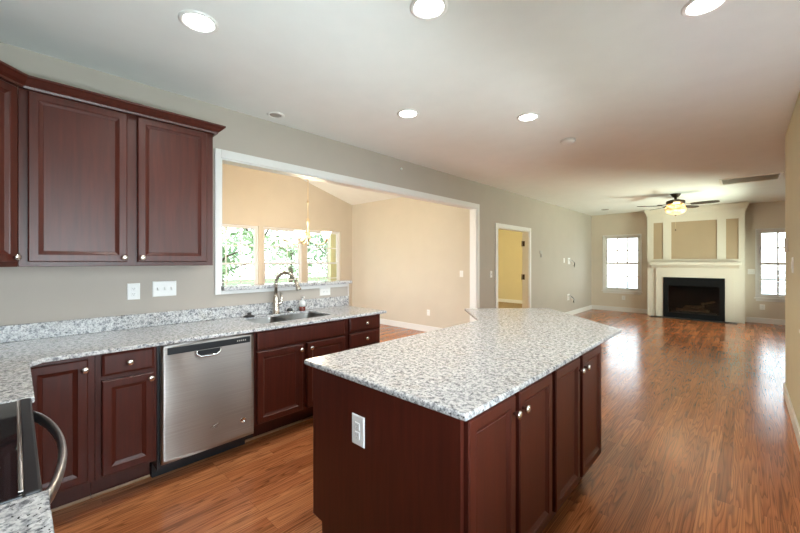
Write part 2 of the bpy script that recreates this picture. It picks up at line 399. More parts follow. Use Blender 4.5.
def struct(o): o['kind'] = 'structure'; return o
def strempty(name, loc):
    o = bpy.data.objects.new(name, None); C.objects.link(o); o.location = loc; WP[o.name] = Vector(loc); return struct(o)
def rrect(x0, x1, y0, y1, r, n=5):
    out = []
    for cx, cy, a in ((x1-r, y1-r, 0), (x0+r, y1-r, 90), (x0+r, y0+r, 180), (x1-r, y0+r, 270)):
        for i in range(n+1):
            t = math.radians(a+90*i/n); out.append((cx+r*math.cos(t), cy+r*math.sin(t)))
    return out

# ================================================================== the shell
WX = -3.28; WX2 = -3.40           # left wall faces
RX = 0.31                          # kitchen right wall
FY = 11.65                         # far wall
LX = 1.44                          # living room right wall
NY = -0.65                         # near wall
H = 2.74
DX = -6.96; DY0 = 1.10; DY1 = 5.65; DZ = 2.77; DR = 3.375; DRZ = 2.77+0.295*(DY1-DR)
OP0, OP1, OPZ = 1.217, 5.337, 2.298
HW = 2.60; HWZ = 1.155
D0, D1, DRH = 6.05, 7.37, 2.035
W1 = [(2.38, 3.30), (3.40, 4.275), (4.39, 5.30)]; WZ = (0.62, 2.10)
LW = (-2.95, -2.06); RW = (0.20, 1.13); LZ = (0.577, 2.115)
KW = (-0.35, 1.15, 0.95, 2.25)     # unseen kitchen window beside the camera, placed where the cabinet sheen points
KW2 = (1.60, 3.60)                 # unseen second window, added along the same wall to let in fill light
SW = (8.2, 10.6)                   # living room side window

struct(B(DX-0.12, LX+0.12, NY-0.12, FY+0.12, -0.12, 0).build('floor', 'floor', origin=(0,0,0)))
struct(B(-8.0, WX2, 5.77, FY, 0, 0.012).build('floor_carpet', 'carpet'))
struct(B(WX2, LX+0.12, NY-0.12, FY+0.12, H, H+0.1).build('ceiling', 'ceiling'))
# dining vault : two sloping slabs
m = MB()
for y0, y1 in ((DY0-0.12, DR), (DR, DY1+0.12)):
    za = DZ+0.295*(y0-DY0) if y0 < DR else DRZ
    zb = DRZ if y1 <= DR else DZ-0.295*(y1-DY1)
    m.extrude([(DX-0.12, y0, za), (DX-0.12, y1, zb), (DX-0.12, y1, zb+0.1), (DX-0.12, y0, za+0.1)], (WX2+0.0-DX+0.12, 0, 0))
struct(m.build('ceiling_dining', 'ceiling'))
struct(B(-8.12, WX2, 5.77, FY+0.12, H, H+0.1).build('ceiling_hall', 'ceiling'))

def wall_inside(y, z):
    if OP0 < y < OP1 and z < OPZ and not (y < HW and z < HWZ): return False
    if D0 < y < D1 and z < DRH: return False
    if z > H and not (DY0-0.2 < y < DY1+0.2): return False
    return True
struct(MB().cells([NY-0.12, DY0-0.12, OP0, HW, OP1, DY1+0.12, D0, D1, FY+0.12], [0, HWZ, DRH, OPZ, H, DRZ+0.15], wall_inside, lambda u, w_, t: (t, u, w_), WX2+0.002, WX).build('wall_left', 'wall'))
# dining side skin of the same wall (warm paint), only the parts seen from the dining room are needed for bounce
struct(MB().cells([DY0, OP0, HW, OP1, DY1], [0, HWZ, OPZ, H, DRZ+0.1], lambda y, z: not (OP0 < y < OP1 and z < OPZ and not (y < HW and z < HWZ)), lambda u, w_, t: (t, u, w_), WX2-0.004, WX2+0.002).build('wall_dining_inner', 'dining_wall'))
def gable_ok(y, z): return not any(a < y < b and WZ[0] < z < WZ[1] for a, b in W1)
us = sorted({DY0-0.12, DY1+0.12} | {v for p in W1 for v in p})
struct(MB().cells(us, [0, WZ[0], WZ[1], DRZ+0.15], gable_ok, lambda u, w_, t: (t, u, w_), DX-0.12, DX).build('wall_dining_window', 'dining_wall'))
struct(B(DX-0.12, WX2, DY1, DY1+0.12, 0, DZ+0.05).build('wall_dining_end', 'dining_wall'))
struct(MB().cells([DX-0.12, -6.2, -4.2, WX2], [0, 2.1, DZ+0.05], lambda x, z: not (-6.2 < x < -4.2 and z < 2.1), lambda u, w_, t: (u, t, w_), DY0-0.12, DY0).build('wall_dining_near', 'dining_wall'))
struct(B(-8.12, WX2, FY-0.2, FY+0.12, 0, H).build('wall_hall_end', 'hall_wall'))
struct(B(-8.12, -8.0, 5.77, FY, 0, H).build('wall_hall_side', 'hall_wall'))
def far_ok(x, z): return not any(a < x < b and LZ[0] < z < LZ[1] for a, b in (LW, RW))
struct(MB().cells([WX, LW[0], LW[1], RW[0], RW[1], LX+0.12], [0, LZ[0], LZ[1], H], far_ok, lambda u, w_, t: (u, t, w_), FY, FY+0.12).build('wall_far', 'far_wall_lit'))
struct(MB().cells([NY-0.12, KW[0], KW[1], KW2[0], KW2[1], 5.6], [0, KW[2], KW[3], H], lambda y, z: not ((KW[0] < y < KW[1] or KW2[0] < y < KW2[1]) and KW[2] < z < KW[3]), lambda u, w_, t: (t, u, w_), RX, RX+0.12).build('wall_right', 'right_wall_lit'))
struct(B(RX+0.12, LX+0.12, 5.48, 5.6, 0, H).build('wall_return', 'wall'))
struct(MB().cells([5.6, SW[0], SW[1], FY], [0, LZ[0], LZ[1], H], lambda y, z: not (SW[0] < y < SW[1] and LZ[0] < z < LZ[1]), lambda u, w_, t: (t, u, w_), LX, LX+0.12).build('wall_right_living', 'wall'))
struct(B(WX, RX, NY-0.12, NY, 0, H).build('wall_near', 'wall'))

# baseboards
def base(name, x0, x1, y0, y1, mat='trim'): return struct(B(x0, x1, y0, y1, 0, 0.12).build(name, mat, bevel=0.004))
base('baseboard_left', WX, WX+0.015, OP1+0.075, D0-0.1); base('baseboard_left_far', WX, WX+0.015, D1+0.1, FY)
base('baseboard_far', WX+0.015, -1.83, FY-0.015, FY); base('baseboard_far_right', 0.02, LX, FY-0.015, FY)
base('baseboard_right', RX-0.015, RX, NY, 5.6); base('baseboard_return', RX-0.015, LX, 5.6, 5.615)
base('baseboard_dining', DX, WX2-0.004, DY1-0.015, DY1); base('baseboard_dining_window', DX, DX+0.015, DY0, DY1-0.015)
base('baseboard_hall', -8.0, WX2, FY-0.215, FY-0.2)

# big opening : casing, jamb lining
t = strempty('trim_opening', (WX, OP0, 0))
cw = 0.05
B(WX, WX+0.018, OP0-cw, OP0, HWZ-0.032, OPZ+0.072).build('casing_side', 'trim', t, 0.003)
B(WX, WX+0.018, OP0, OP1, OPZ, OPZ+0.072).build('casing_head', 'trim', t, 0.003)
B(WX, WX+0.018, OP1, OP1+0.072, 0, OPZ+0.072).build('casing_side', 'trim', t, 0.003)
B(WX2-0.006, WX+0.004, OP0, OP1, OPZ-0.012, OPZ).build('jamb_lining', 'trim', t)
B(WX2-0.006, WX+0.004, OP1-0.012, OP1, 0, OPZ-0.012).build('jamb_lining', 'trim', t)
B(WX2-0.006, WX+0.004, OP0, OP0+0.012, HWZ+0.04, OPZ-0.012).build('jamb_lining', 'trim', t)
B(WX, WX+0.018, OP0, HW+0.005, HWZ-0.032, HWZ-0.001).build('ledge_apron', 'trim', t, 0.003)
B(WX2-0.006, WX+0.004, HW, HW+0.012, 0, HWZ-0.001).build('half_wall_end', 'trim', t)

# door opening 1 with hinges left on its jamb
t = strempty('door_1', (WX, D0, 0))
for a, b in ((D0-0.09, D0), (D1, D1+0.09)): B(WX, WX+0.018, a, b, 0, DRH+0.065).build('casing', 'trim', t, 0.003)
B(WX, WX+0.018, D0, D1, DRH, DRH+0.065).build('casing', 'trim', t, 0.003)
B(WX2-0.01, WX+0.002, D0, D0+0.018, 0, DRH).build('jamb', 'trim', t); B(WX2-0.01, WX+0.002, D1-0.018, D1, 0, DRH).build('jamb', 'trim', t)
B(WX2-0.01, WX+0.002, D0+0.018, D1-0.018, DRH-0.018, DRH).build('jamb', 'trim', t)
for z in (0.25, 1.02, 1.72):
    MB().box(WX2+0.0, WX2+0.045, D1-0.024, D1-0.018, z, z+0.11).lathe([(0.009, -0.002), (0.009, 0.112)], (WX2-0.012, D1-0.03, z), seg=12).build('hinge', 'bronze', t)

# windows
def window(name, axis, u0, u1, z0, z1, face, outward, cols, sill, mat='trim'):
    """axis 'x' : window lies in a wall x=const (u is y) ; 'y' : wall y=const (u is x). outward is +1/-1 along the normal."""
    def bx(mb, a, b, n0, n1, c, d):
        n0, n1 = sorted((face+outward*n0, face+outward*n1))
        if axis == 'x': mb.box(n0, n1, a, b, c, d)
        else: mb.box(a, b, n0, n1, c, d)
        return mb
    t = strempty(name, (face, (u0+u1)/2, z0) if axis == 'x' else ((u0+u1)/2, face, z0))
    mw = 0.011 if axis == 'x' else 0.015
    f = MB(); fw = 0.028
    for a, b, c, d in ((u0, u0+fw, z0, z1), (u1-fw, u1, z0, z1), (u0+fw, u1-fw, z1-fw, z1), (u0+fw, u1-fw, z0, z0+fw)): bx(f, a, b, 0.03, 0.11, c, d)
    f.build('window_frame', mat, t)
    zm = (z0+z1)/2
    for nm, za, zb, dn in (('upper_sash', zm-0.02, z1-fw, 0.07), ('lower_sash', z0+fw, zm+0.02, 0.045)):
        s_ = MB(); ua, ub = u0+fw, u1-fw; r = 0.032 if axis == 'x' else 0.045
        for a, b, c, d in ((ua, ua+r, za, zb), (ub-r, ub, za, zb), (ua+r, ub-r, zb-r, zb), (ua+r, ub-r, za, za+r+0.006)): bx(s_, a, b, dn, dn+0.025, c, d)
        so = s_.build(nm, mat, t)
        g = MB()
        for k in range(1, cols):
            c_ = ua+r+(ub-ua-2*r)*k/cols; bx(g, c_-mw, c_+mw, dn+0.006, dn+0.019, za+r, zb-r)
        zc = (za+zb)/2; bx(g, ua+r, ub-r, dn+0.007, dn+0.018, zc-mw, zc+mw)
        g.build('muntin_grid', mat, so)
        p = MB(); bx(p, ua+r-0.004, ub-r+0.004, dn+0.011, dn+0.014, za+r-0.002, zb-r+0.004); p.build('pane', 'glass', so)
    if sill:
        s_ = MB(); bx(s_, u0-0.05, u1+0.05, -0.045, 0.05, z0-0.025, z0); s_.build('window_stool', mat, t, 0.004)
        s_ = MB(); bx(s_, u0-0.02, u1+0.02, -0.014, 0.0, z0-0.08, z0-0.025); s_.build('window_apron', mat, t, 0.003)
        if sill == 2:
            s_ = MB()
            for a, b, c, d in ((u0-0.03, u0, z0, z1+0.03), (u1, u1+0.03, z0, z1+0.03), (u0, u1, z1, z1+0.03)): bx(s_, a, b, -0.012, 0.0, c, d)
            s_.build('window_casing', mat, t, 0.003)
    return t
for i, (a, b) in enumerate(W1): window('window_%d' % (i+1), 'x', a, b, WZ[0], WZ[1], DX, -1, 3, 1)
window('window_4', 'y', LW[0], LW[1], LZ[0], LZ[1], FY, 1, 3, 2)
window('window_5', 'y', RW[0], RW[1], LZ[0], LZ[1], FY, 1, 3, 2)

def glass_door(name, axis, u0, u1, z1, face, outward):
    def bx(mb, a, b, n0, n1, c, d):
        n0, n1 = sorted((face+outward*n0, face+outward*n1))
        return mb.box(n0, n1, a, b, c, d) if axis == 'x' else mb.box(a, b, n0, n1, c, d)
    t = strempty(name, (face, (u0+u1)/2, 0) if axis == 'x' else ((u0+u1)/2, face, 0))
    um = (u0+u1)/2
    for a, b, n in ((u0, um+0.03, 0.03), (um-0.03, u1, 0.065)):
        m_ = MB()
        for p in ((a, a+0.06, 0.0, z1), (b-0.06, b, 0.0, z1), (a+0.06, b-0.06, 0.0, 0.10), (a+0.06, b-0.06, z1-0.07, z1)): bx(m_, p[0], p[1], n, n+0.03, p[2], p[3])
        f = m_.build('door_frame', 'trim', t)
        m_ = MB(); bx(m_, a+0.055, b-0.055, n+0.012, n+0.016, 0.095, z1-0.065); m_.build('pane', 'glass', f)
window('window_7', 'x', KW[0], KW[1], KW[2], KW[3], RX, 1, 4, 1)
window('window_8', 'x', KW2[0], KW2[1], KW[2], KW[3], RX, 1, 4, 1)
glass_door('added_door_2', 'y', -6.2, -4.2, 2.1, DY0, -1)  # unseen door, added to let fill light into the dining room
window('window_6', 'x', SW[0], SW[1], LZ[0], LZ[1], LX, 1, 4, 1)
# ------------------------------------------------------------------ outside
struct(B(-40, 20, -15, 40, -0.7, -0.6).build('ground', 'grass'))
struct(B(-25.0, 6.0, FY+0.3, 40, -0.6, -0.58).build('ground_glare_sheet', 'pale_ground'))  # pale sheet added over the lawn so it looks overexposed through the windows
def tree(loc, h, cr_, leaf, label, seed, trunk=0.14):
    rnd = random.Random(seed)
    t = thing('tree', label, 'tree', loc, 'trees outside the dining windows')
    x, y, z = loc
    mb = MB().tube([(x, y, z), (x+0.1, y, z+h*0.3), (x-0.05, y+0.1, z+h*0.6), (x, y, z+h*0.9)], [trunk, trunk*0.8, trunk*0.5, trunk*0.2], 8)
    for k in range(7):
        a = rnd.uniform(0, 2*PI); z0 = z+h*rnd.uniform(0.35, 0.75)
        mb.tube([(x, y, z0), (x+cr_*0.45*math.cos(a), y+cr_*0.45*math.sin(a), z0+h*0.10), (x+cr_*0.8*math.cos(a), y+cr_*0.8*math.sin(a), z0+h*0.14)], [trunk*0.4, trunk*0.22, trunk*0.08], 6)
    mb.build('trunk', 'bark', t)
    mb = MB()
    cl = [(rnd.gauss(0, 0.42), rnd.gauss(0, 0.42), rnd.uniform(-1, 1), rnd.uniform(0.22, 0.42)) for _ in range(26)]
    for _ in range(1000):
        c = rnd.choice(cl)
        d = Vector((rnd.gauss(0, 1), rnd.gauss(0, 1), rnd.gauss(0, 1))).normalized()*c[3]*rnd.random()**0.4
        p = Vector((x+(c[0]+d.x)*cr_, y+(c[1]+d.y)*cr_, z+h*0.62+(c[2]*0.42+d.z*0.6)*h*0.62))
        u = Vector((rnd.gauss(0, 1), rnd.gauss(0, 1), rnd.gauss(0, 1))).normalized(); v = u.orthogonal().normalized(); s_ = rnd.uniform(0.05, 0.11)
        q = [mb.bm.verts.new(p+a_*u*s_+b_*v*s_*0.6) for a_, b_ in ((-1, 0), (0, -1), (1.2, 0), (0, 1))]
        mb.bm.faces.new(q)
    mb.build('foliage', leaf, t)
tree((-10.6, 3.55, -0.6), 4.6, 1.35, 'leafA', 'leafy green tree seen through the dining window next to the wall cabinet', 1)
tree((-12.8, 6.0, -0.6), 6.4, 1.15, 'leafB', 'light green tree seen through the middle dining window', 2)
tree((-12.4, 9.0, -0.6), 5.4, 1.2, 'leafA', 'slender tree seen through the dining window behind the chandelier', 3)
tree((-17.0, 6.3, -0.6), 3.6, 1.7, 'leafB', 'low pale bushy tree far beyond the dining window next to the wall cabinet', 4)
tree((-18.5, 10.6, -0.6), 3.4, 1.7, 'leafB', 'low pale bushy tree far beyond the middle dining window', 5)
t = thing('garden_fence', 'pale board fence seen through the living room window right of the fireplace', 'fence', (1.0, 16.0, -0.6))
for k in range(4): B(0.2+1.6*k-0.05, 0.2+1.6*k+0.05, 15.98, 16.07, -0.6, 1.15).build('post', 'fence', t)
mb = MB()
for k in range(9): mb.box(0.1, 5.2, 15.95, 15.975, -0.45+k*0.18, -0.45+k*0.18+0.13)
mb.build('board_panel', 'fence', t)

# ================================================================== cabinetry
def frame3(O, A, Nn):
    O = Vector(O); A = Vector(A).normalized(); Nn = Vector(Nn).normalized()
    return lambda a, z, n: O+A*a+Vector((0, 0, z))+Nn*n
def rect(fr, a0, a1, z0, z1, n): return [fr(a0, z0, n), fr(a1, z0, n), fr(a1, z1, n), fr(a0, z1, n)]
def panel_door(parent, fr, a0, a1, z0, z1, knob=None, name='door', fw=0.042, flat=False, th=0.032):
    i = lambda d, n: rect(fr, a0+d, a1-d, z0+d, z1-d, n)
    if flat: rg = [i(0, 0), i(0, th-0.007), i(0.003, th-0.005), i(0.012, th)]
    else: rg = [i(0, 0), i(0, th-0.005), i(0.005, th), i(fw, th), i(fw+0.004, th-0.004), i(fw+0.020, th-0.012), i(fw+0.022, th-0.0105), i(fw+0.026, th-0.0105)]
    d = MB().rings(rg).build(name, 'cherry', parent)
    if knob:
        a, z = knob; ax = fr(0, 0, 1)-fr(0, 0, 0)
        MB().lathe([(0.006, 0), (0.0055, 0.010), (0.008, 0.014), (0.0155, 0.018), (0.0178, 0.024), (0.015, 0.029), (0.006, 0.031), (0, 0.0315)], fr(a, z, th), ax, 18).build('knob', 'nickel', d)
    return d
CX0, CX1 = WX+0.002, -2.662       # base cabinet carcass back and front
CB, CT = 0.17, 0.891              # carcass bottom and top
TOE = -2.83
def base_cab(label, y0, y1, cat='cabinet', name='base_cabinet', hollow=False):
    t = thing(name, label, cat, (CX1, (y0+y1)/2, 0), 'base cabinets along the sink wall')
    if hollow: MB().cells([y0, y0+0.018, y1-0.018, y1], [CB, CB+0.018, CT-0.24, CT], lambda u, z: z < CB+0.018 or not y0+0.018 < u < y1-0.018, lambda u, w_, t_: (t_, u, w_), CX0, CX1-0.019).box(CX1-0.019, CX1, y0, y1, CB, CT).build('carcass', 'cherry', t)
    else: B(CX0, CX1, y0, y1, CB, CT).build('carcass', 'cherry', t)
    B(CX0, TOE, y0, y1, 0, CB).build('toe_kick', 'cherry', t)
    B(TOE, TOE+0.012, y0, y1, 0, 0.018).build('shoe_moulding', 'trim_wood', t, 0.004)
    return t
M['trim_wood'] = simple('shoe_wood', (0.42, 0.24, 0.13, 1), 0.35, noise=0.1)
fl = frame3((CX1, 0, 0), (0, 1, 0), (1, 0, 0))
DB, DTp = 0.192, 0.730            # doors
# corner door cabinet
t = base_cab('dark cherry corner base cabinet with one full height door beside the stove', NY+0.66-0.001, 0.309)
panel_door(t, fl, 0.035, 0.277, DB, 0.866, (0.262, 0.815))
# narrow drawer + door
t = base_cab('narrow dark cherry base cabinet with one drawer over one door, left of the dishwasher', 0.311, 0.606)
panel_door(t, fl, 0.338, 0.588, 0.757, 0.882, (0.463, 0.818), 'drawer', flat=True)
panel_door(t, fl, 0.338, 0.588, DB, DTp, (0.568, 0.700))
# sink base
t = base_cab('dark cherry sink base cabinet with false drawer front and two doors', 1.224, 2.085, hollow=True)
panel_door(t, fl, 1.240, 2.060, 0.745, 0.878, None, 'false_front', flat=True)
panel_door(t, fl, 1.240, 1.625, DB, DTp, (1.600, 0.690))
panel_door(t, fl, 1.668, 2.060, DB, DTp, (1.695, 0.690))
# drawer stack
t = base_cab('dark cherry stack of drawers at the end of the sink counter', 2.087, 2.515)
for k, (za, zb) in enumerate(((0.757, 0.882), (0.610, 0.737), (0.405, 0.590), (DB, 0.385))):
    panel_door(t, fl, 2.112, 2.495, za, zb, (2.305, (za+zb)/2), 'drawer', flat=True)

# dishwasher
t = thing('dishwasher', 'stainless steel dishwasher with black control strip under the counter', 'dishwasher', (-2.65, 0.915, 0))
y0, y1 = 0.622, 1.208; zb, zt = 0.142, 0.886
B(CX0, CX1-0.005, y0-0.012, y1+0.012, 0.10, 0.889).build('tub', 'black', t)
ny, nz = 28, 28; yc = (y0+y1)/2; hw_ = (y1-y0)/2
mb = MB(); gv = []
for i in range(ny+1):
    row = []
    for j in range(nz+1):
        yy = y0+(y1-y0)*i/ny; zz = zb+(zt-zb)*j/nz; s_ = (yy-yc)/hw_
        e = 0.004*(1-s_**4)+0.0016*math.sin(2*PI*(zz-zb)/0.62)*math.sin(PI*s_)
        row.append(mb.bm.verts.new((-2.628+e, yy, zz)))
    gv.append(row)
for i in range(ny):
    for j in range(nz):
        f = mb.bm.faces.new((gv[i][j], gv[i+1][j], gv[i+1][j+1], gv[i][j+1])); f.smooth = True
bk = {}
edge = [gv[i][0] for i in range(ny+1)]+[gv[ny][j] for j in range(1, nz+1)]+[gv[i][nz] for i in range(ny-1, -1, -1)]+[gv[0][j] for j in range(nz-1, 0, -1)]
be = [mb.bm.verts.new((-2.66, v.co.y, v.co.z)) for v in edge]
for k in range(len(edge)): mb.bm.faces.new((edge[k], be[k], be[(k+1) % len(edge)], edge[(k+1) % len(edge)]))
mb.bm.faces.new(be)
d = mb.build('door', 'steel', t)
B(-2.63, -2.6215, y0+0.034, y1-0.028, 0.820, 0.864).build('control_panel', 'black', d, 0.003)
mb = MB()
for k in range(5): mb.box(-2.6216, -2.6210, 1.085+k*0.014, 1.093+k*0.014, 0.837, 0.847)
mb.build('button_marks', 'gray_plastic', d)
# pocket handle
hc = 0.895
mb = MB()
mb.extrude([(-2.6235, hc+dx, z_) for dx, z_ in ((-0.075, 0.818), (0.075, 0.818), (0.070, 0.796), (0.050, 0.784), (-0.050, 0.784), (-0.070, 0.796))], (0.003, 0, 0)).build('handle_pocket', 'black', d)
mb = MB()
mb.tube([(-2.617, hc-0.077, 0.818), (-2.612, hc-0.073, 0.796), (-2.609, hc-0.050, 0.780), (-2.608, hc, 0.777), (-2.609, hc+0.050, 0.780), (-2.612, hc+0.073, 0.796), (-2.617, hc+0.077, 0.818)], 0.007, 10).build('handle', 'chrome', d)
# round badge and the small swoosh emblem
MB().lathe([(0.019, 0), (0.019, 0.002), (0.016, 0.003), (0.016, 0.0015), (0, 0.0015)], (-2.6245, 1.128, 0.268), (1, 0, 0), 24).build('badge', 'chrome', d)
mb = MB()
mb.tube([(-2.622, 0.905, 0.283), (-2.6215, 0.93, 0.293), (-2.6215, 0.955, 0.297), (-2.622, 0.972, 0.296)], [0.0008, 0.0022, 0.0022, 0.0006], 8)
mb.tube([(-2.6215, 0.918, 0.274), (-2.6215, 0.935, 0.276), (-2.6215, 0.955, 0.278)], [0.001, 0.0016, 0.001], 8).build('emblem', 'nickel', d)
B(-2.90, -2.80, y0-0.01, y1+0.01, 0.0, 0.12).build('toe_panel', 'black', t)

# counter tops
GT0, GT1 = 0.891, 0.916
CF = -2.597
t = thing('countertop', 'long speckled granite countertop with sink cutout and splash along the wall', 'countertop', (-2.9, 1.0, GT0))
SK = (-3.165, -2.765, 1.335, 2.020)  # sink hole
CE = 2.552
def ct_ok(x, y):
    if SK[0] < x < SK[1] and SK[2] < y < SK[3]: return False
    return x < CF or y < 0.05
MB().cells([WX+0.001, SK[0], SK[1], CF, -1.888], [NY+0.001, 0.05, SK[2], SK[3], CE], ct_ok, lambda u, w_, t_: (u, w_, t_), GT0, GT1).build('slab', 'granite', t, 0.006, 2)
MB().prism([(CF-0.012, 0.105), (CF-0.012, 0.038), (CF+0.060, 0.038), (CF+0.060, 0.0495)], GT0+0.001, GT1-0.0005).build('corner_fillet', 'granite', t)
B(WX+0.001, WX+0.021, NY+0.02, HW, GT1, 1.018).build('backsplash', 'granite', t, 0.003)
B(WX+0.022, -1.888, NY+0.001, NY+0.021, GT1, 1.018).build('backsplash', 'granite', t, 0.003)
tag(B(-1.102, -0.50, NY+0.001, 0.05, GT0, GT1).build('countertop', 'granite', None, 0.006, 2), 'short granite countertop on the near side of the stove', 'countertop')
t = thing('base_cabinet', 'dark cherry base cabinet under the short counter beside the stove', 'cabinet', (-0.8, -0.2, 0))
B(-1.10, -0.52, NY+0.002, 0.0, CB, CT).build('carcass', 'cherry', t); B(-1.10, -0.52, NY+0.002, -0.08, 0, CB).build('toe_kick', 'cherry', t)
fr_ = frame3((-0.52, 0.0, 0), (-1, 0, 0), (0, 1, 0)); panel_door(t, fr_, 0.02, 0.56, DB, 0.857, (0.05, 0.80))
t = thing('base_cabinet', 'dark cherry blind corner cabinet behind the stove side of the counter', 'cabinet', (-2.3, -0.2, 0))
B(WX+0.002, -1.892, NY+0.002, 0.0, CB, CT).build('carcass', 'cherry', t); B(WX+0.002, -1.892, NY+0.002, -0.10, 0, CB).build('toe_kick', 'cherry', t)
tag(B(WX2-0.035, WX+0.045, OP0+0.013, HW+0.035, HWZ, HWZ+0.034).build('bar_ledge', 'granite', None, 0.005, 2), 'narrow granite ledge capping the half wall below the opening', 'ledge')

# sink, faucet and what stands round them
t = thing('sink', 'double bowl stainless undermount sink in the granite counter', 'sink', (-2.95, 1.68, 0.70))
for nm, ya, yb, zz in (('bowl', SK[2]+0.002, 1.635, 0.72), ('bowl', 1.655, SK[3]-0.002, 0.70)):
    xa, xb = SK[0]+0.002, SK[1]-0.002
    o_ = [(x, y, 0.900) for x, y in rrect(xa, xb, ya, yb, 0.06)]
    r1 = [(x, y, zz+0.03) for x, y in rrect(xa+0.012, xb-0.012, ya+0.012, yb-0.012, 0.06)]
    r2 = [(x, y, zz) for x, y in rrect(xa+0.04, xb-0.04, ya+0.04, yb-0.04, 0.05)]
    ob = [(x, y, zz-0.004) for x, y in rrect(xa+0.038, xb-0.038, ya+0.038, yb-0.038, 0.05)]
    mb = MB().rings([o_, r1, r2], cap0=False)
    for f in mb.bm.faces: f.smooth = True
    b_ = mb.build('bowl', 'sinksteel', t)
    MB().lathe([(0.042, 0.0005), (0.040, 0.003), (0.028, 0.002), (0.0, 0.0015)], ((xa+xb)/2, (ya+yb)/2, zz), seg=20).build('drain', 'chrome', b_)
B(SK[0]+0.004, SK[1]-0.004, 1.634, 1.656, 0.78, 0.897).build('divider', 'sinksteel', t, 0.006)
fx, fy, fz = -3.205, 1.688, GT1
t = thing('faucet', 'tall brushed nickel gooseneck faucet behind the sink', 'faucet', (fx, fy, fz))
MB().lathe([(0.036, 0), (0.036, 0.006), (0.031, 0.012), (0.028, 0.06), (0.027, 0.12), (0.023, 0.16), (0.016, 0.185)], (fx, fy, fz), seg=20).build('body', 'faucet', t)
dv = Vector((0.80, 0.60, 0)).normalized()
pts = [Vector((fx, fy, fz+0.17)), Vector((fx, fy, fz+0.285))]
for k in range(1, 13):
    a = PI-k*PI/12*0.93; pts.append(Vector((fx, fy, fz+0.285))+dv*(0.098+0.098*math.cos(a))+Vector((0, 0, 0.098*math.sin(a))))
MB().tube(pts, 0.0150, 14).build('spout', 'faucet', t)
e = pts[-1]; dn = (pts[-1]-pts[-2]).normalized()
MB().lathe([(0.016, 0), (0.019, 0.01), (0.0195, 0.055), (0.0245, 0.078), (0.0245, 0.088), (0.012, 0.09)], e, dn, 16).build('spray_head', 'faucet', t)
hp = Vector((fx, fy, fz+0.095)); hd = Vector((0.45, 0.85, 0)).normalized()
MB().tube([hp, hp+hd*0.035, hp+hd*0.048+Vector((0, 0, 0.008)), hp+hd*0.052+Vector((0, 0, 0.05)), hp+hd*0.047+Vector((0, 0, 0.105))], [0.019, 0.018, 0.015, 0.011, 0.009], 12).build('lever_handle', 'faucet', t)
tag(MB().lathe([(0.045, 0), (0.047, 0.007), (0.038, 0.014), (0.020, 0.018), (0.015, 0.026), (0.018, 0.036), (0, 0.040)], (-3.185, 1.425, GT1), seg=20).build('sink_stopper', 'rubber'), 'black rubber sink stopper lying on the counter behind the small bowl', 'sink stopper')
t = thing('hole_cover', 'low black and chrome cap on the counter beside the faucet', 'cap', (-3.19, 1.825, GT1))
MB().lathe([(0.042, 0), (0.042, 0.006), (0.034, 0.014), (0.026, 0.014)], (-3.19, 1.825, GT1), seg=20).build('collar', 'chrome', t)
MB().lathe([(0.028, 0.012), (0.028, 0.026), (0.020, 0.038), (0, 0.042)], (-3.19, 1.825, GT1), seg=20).build('dome', 'rubber', t)
bx_, by_ = -3.20, 1.965
t = thing('soap_bottle', 'small clear soap bottle with dark red liquid beside the sink', 'bottle', (bx_, by_, GT1))
MB().lathe([(0.028, 0), (0.031, 0.004), (0.031, 0.045)], (bx_, by_, GT1), seg=18).build('liquid', 'soap', t)
MB().lathe([(0.031, 0.045), (0.031, 0.075), (0.024, 0.095), (0.014, 0.104)], (bx_, by_, GT1), seg=18).build('bottle_top', 'plastic', t)
MB().lathe([(0.011, 0.104), (0.011, 0.118), (0.006, 0.12), (0.006, 0.135), (0, 0.135)], (bx_, by_, GT1), seg=14).box(bx_-0.004, bx_+0.034, by_-0.007, by_+0.007, GT1+0.131, GT1+0.143).build('pump', 'plastic', t)

# wall cabinets
UB, UT = 1.378, 2.376; UF = -2.962; UFD = -2.93
t = thing('wall_cabinet', 'dark cherry wall cabinet with two doors and crown moulding above the counter', 'cabinet', ((WX+UF)/2, 0.53, UB))
B(WX+0.001, UF, 0.012, 1.043, UB, UT+0.03).build('carcass', 'cherry', t, 0.002)
fu = frame3((UF, 0, 0), (0, 1, 0), (1, 0, 0))
panel_door(t, fu, 0.050, 0.505, UB+0.028, UT-0.004, (0.487, UB+0.055))
panel_door(t, fu, 0.562, 0.992, UB+0.028, UT-0.004, (0.585, UB+0.055))
def crown_prof(): return [(0.0, 0.0), (0.016, 0.0), (0.020, 0.012), (0.036, 0.026), (0.052, 0.045), (0.060, 0.050), (0.060, 0.062), (0.0, 0.062)]
def crown(parent, path, closed=False, z=UT-0.002):
    """path : xy points at the cabinet face, outward on the right hand side"""
    rgs = []
    n = len(path)
    for i in range(n):
        p = Vector(path[i]).to_2d()
        ds = []
        if i > 0: ds.append((p-Vector(path[i-1]).to_2d()).normalized())
        if i < n-1: ds.append((Vector(path[i+1]).to_2d()-p).normalized())
        ns = [Vector((d_.y, -d_.x)) for d_ in ds]
        b_ = ns[0] if len(ns) == 1 else (ns[0]+ns[1]).normalized()/max(0.3, math.cos(ns[0].angle(ns[1])/2))
        rgs.append([(p.x+b_.x*o_, p.y+b_.y*o_, z+h_) for o_, h_ in crown_prof()])
    MB().rings(rgs).build('crown', 'cherry', parent)
crown(t, [(UFD+0.003, 0.012), (UFD+0.003, 1.043), (WX+0.001, 1.043)])
t = thing('corner_wall_cabinet', 'diagonal dark cherry corner wall cabinet with one door at the frame edge', 'cabinet', (WX+0.3, NY+0.3, UB))
cp = [(WX+0.001, NY+0.001), (WX+0.66, NY+0.001), (WX+0.66, NY+0.33), (UF, 0.010), (WX+0.001, 0.010)]
MB().prism(cp, UB, UT+0.03).build('carcass', 'cherry', t)
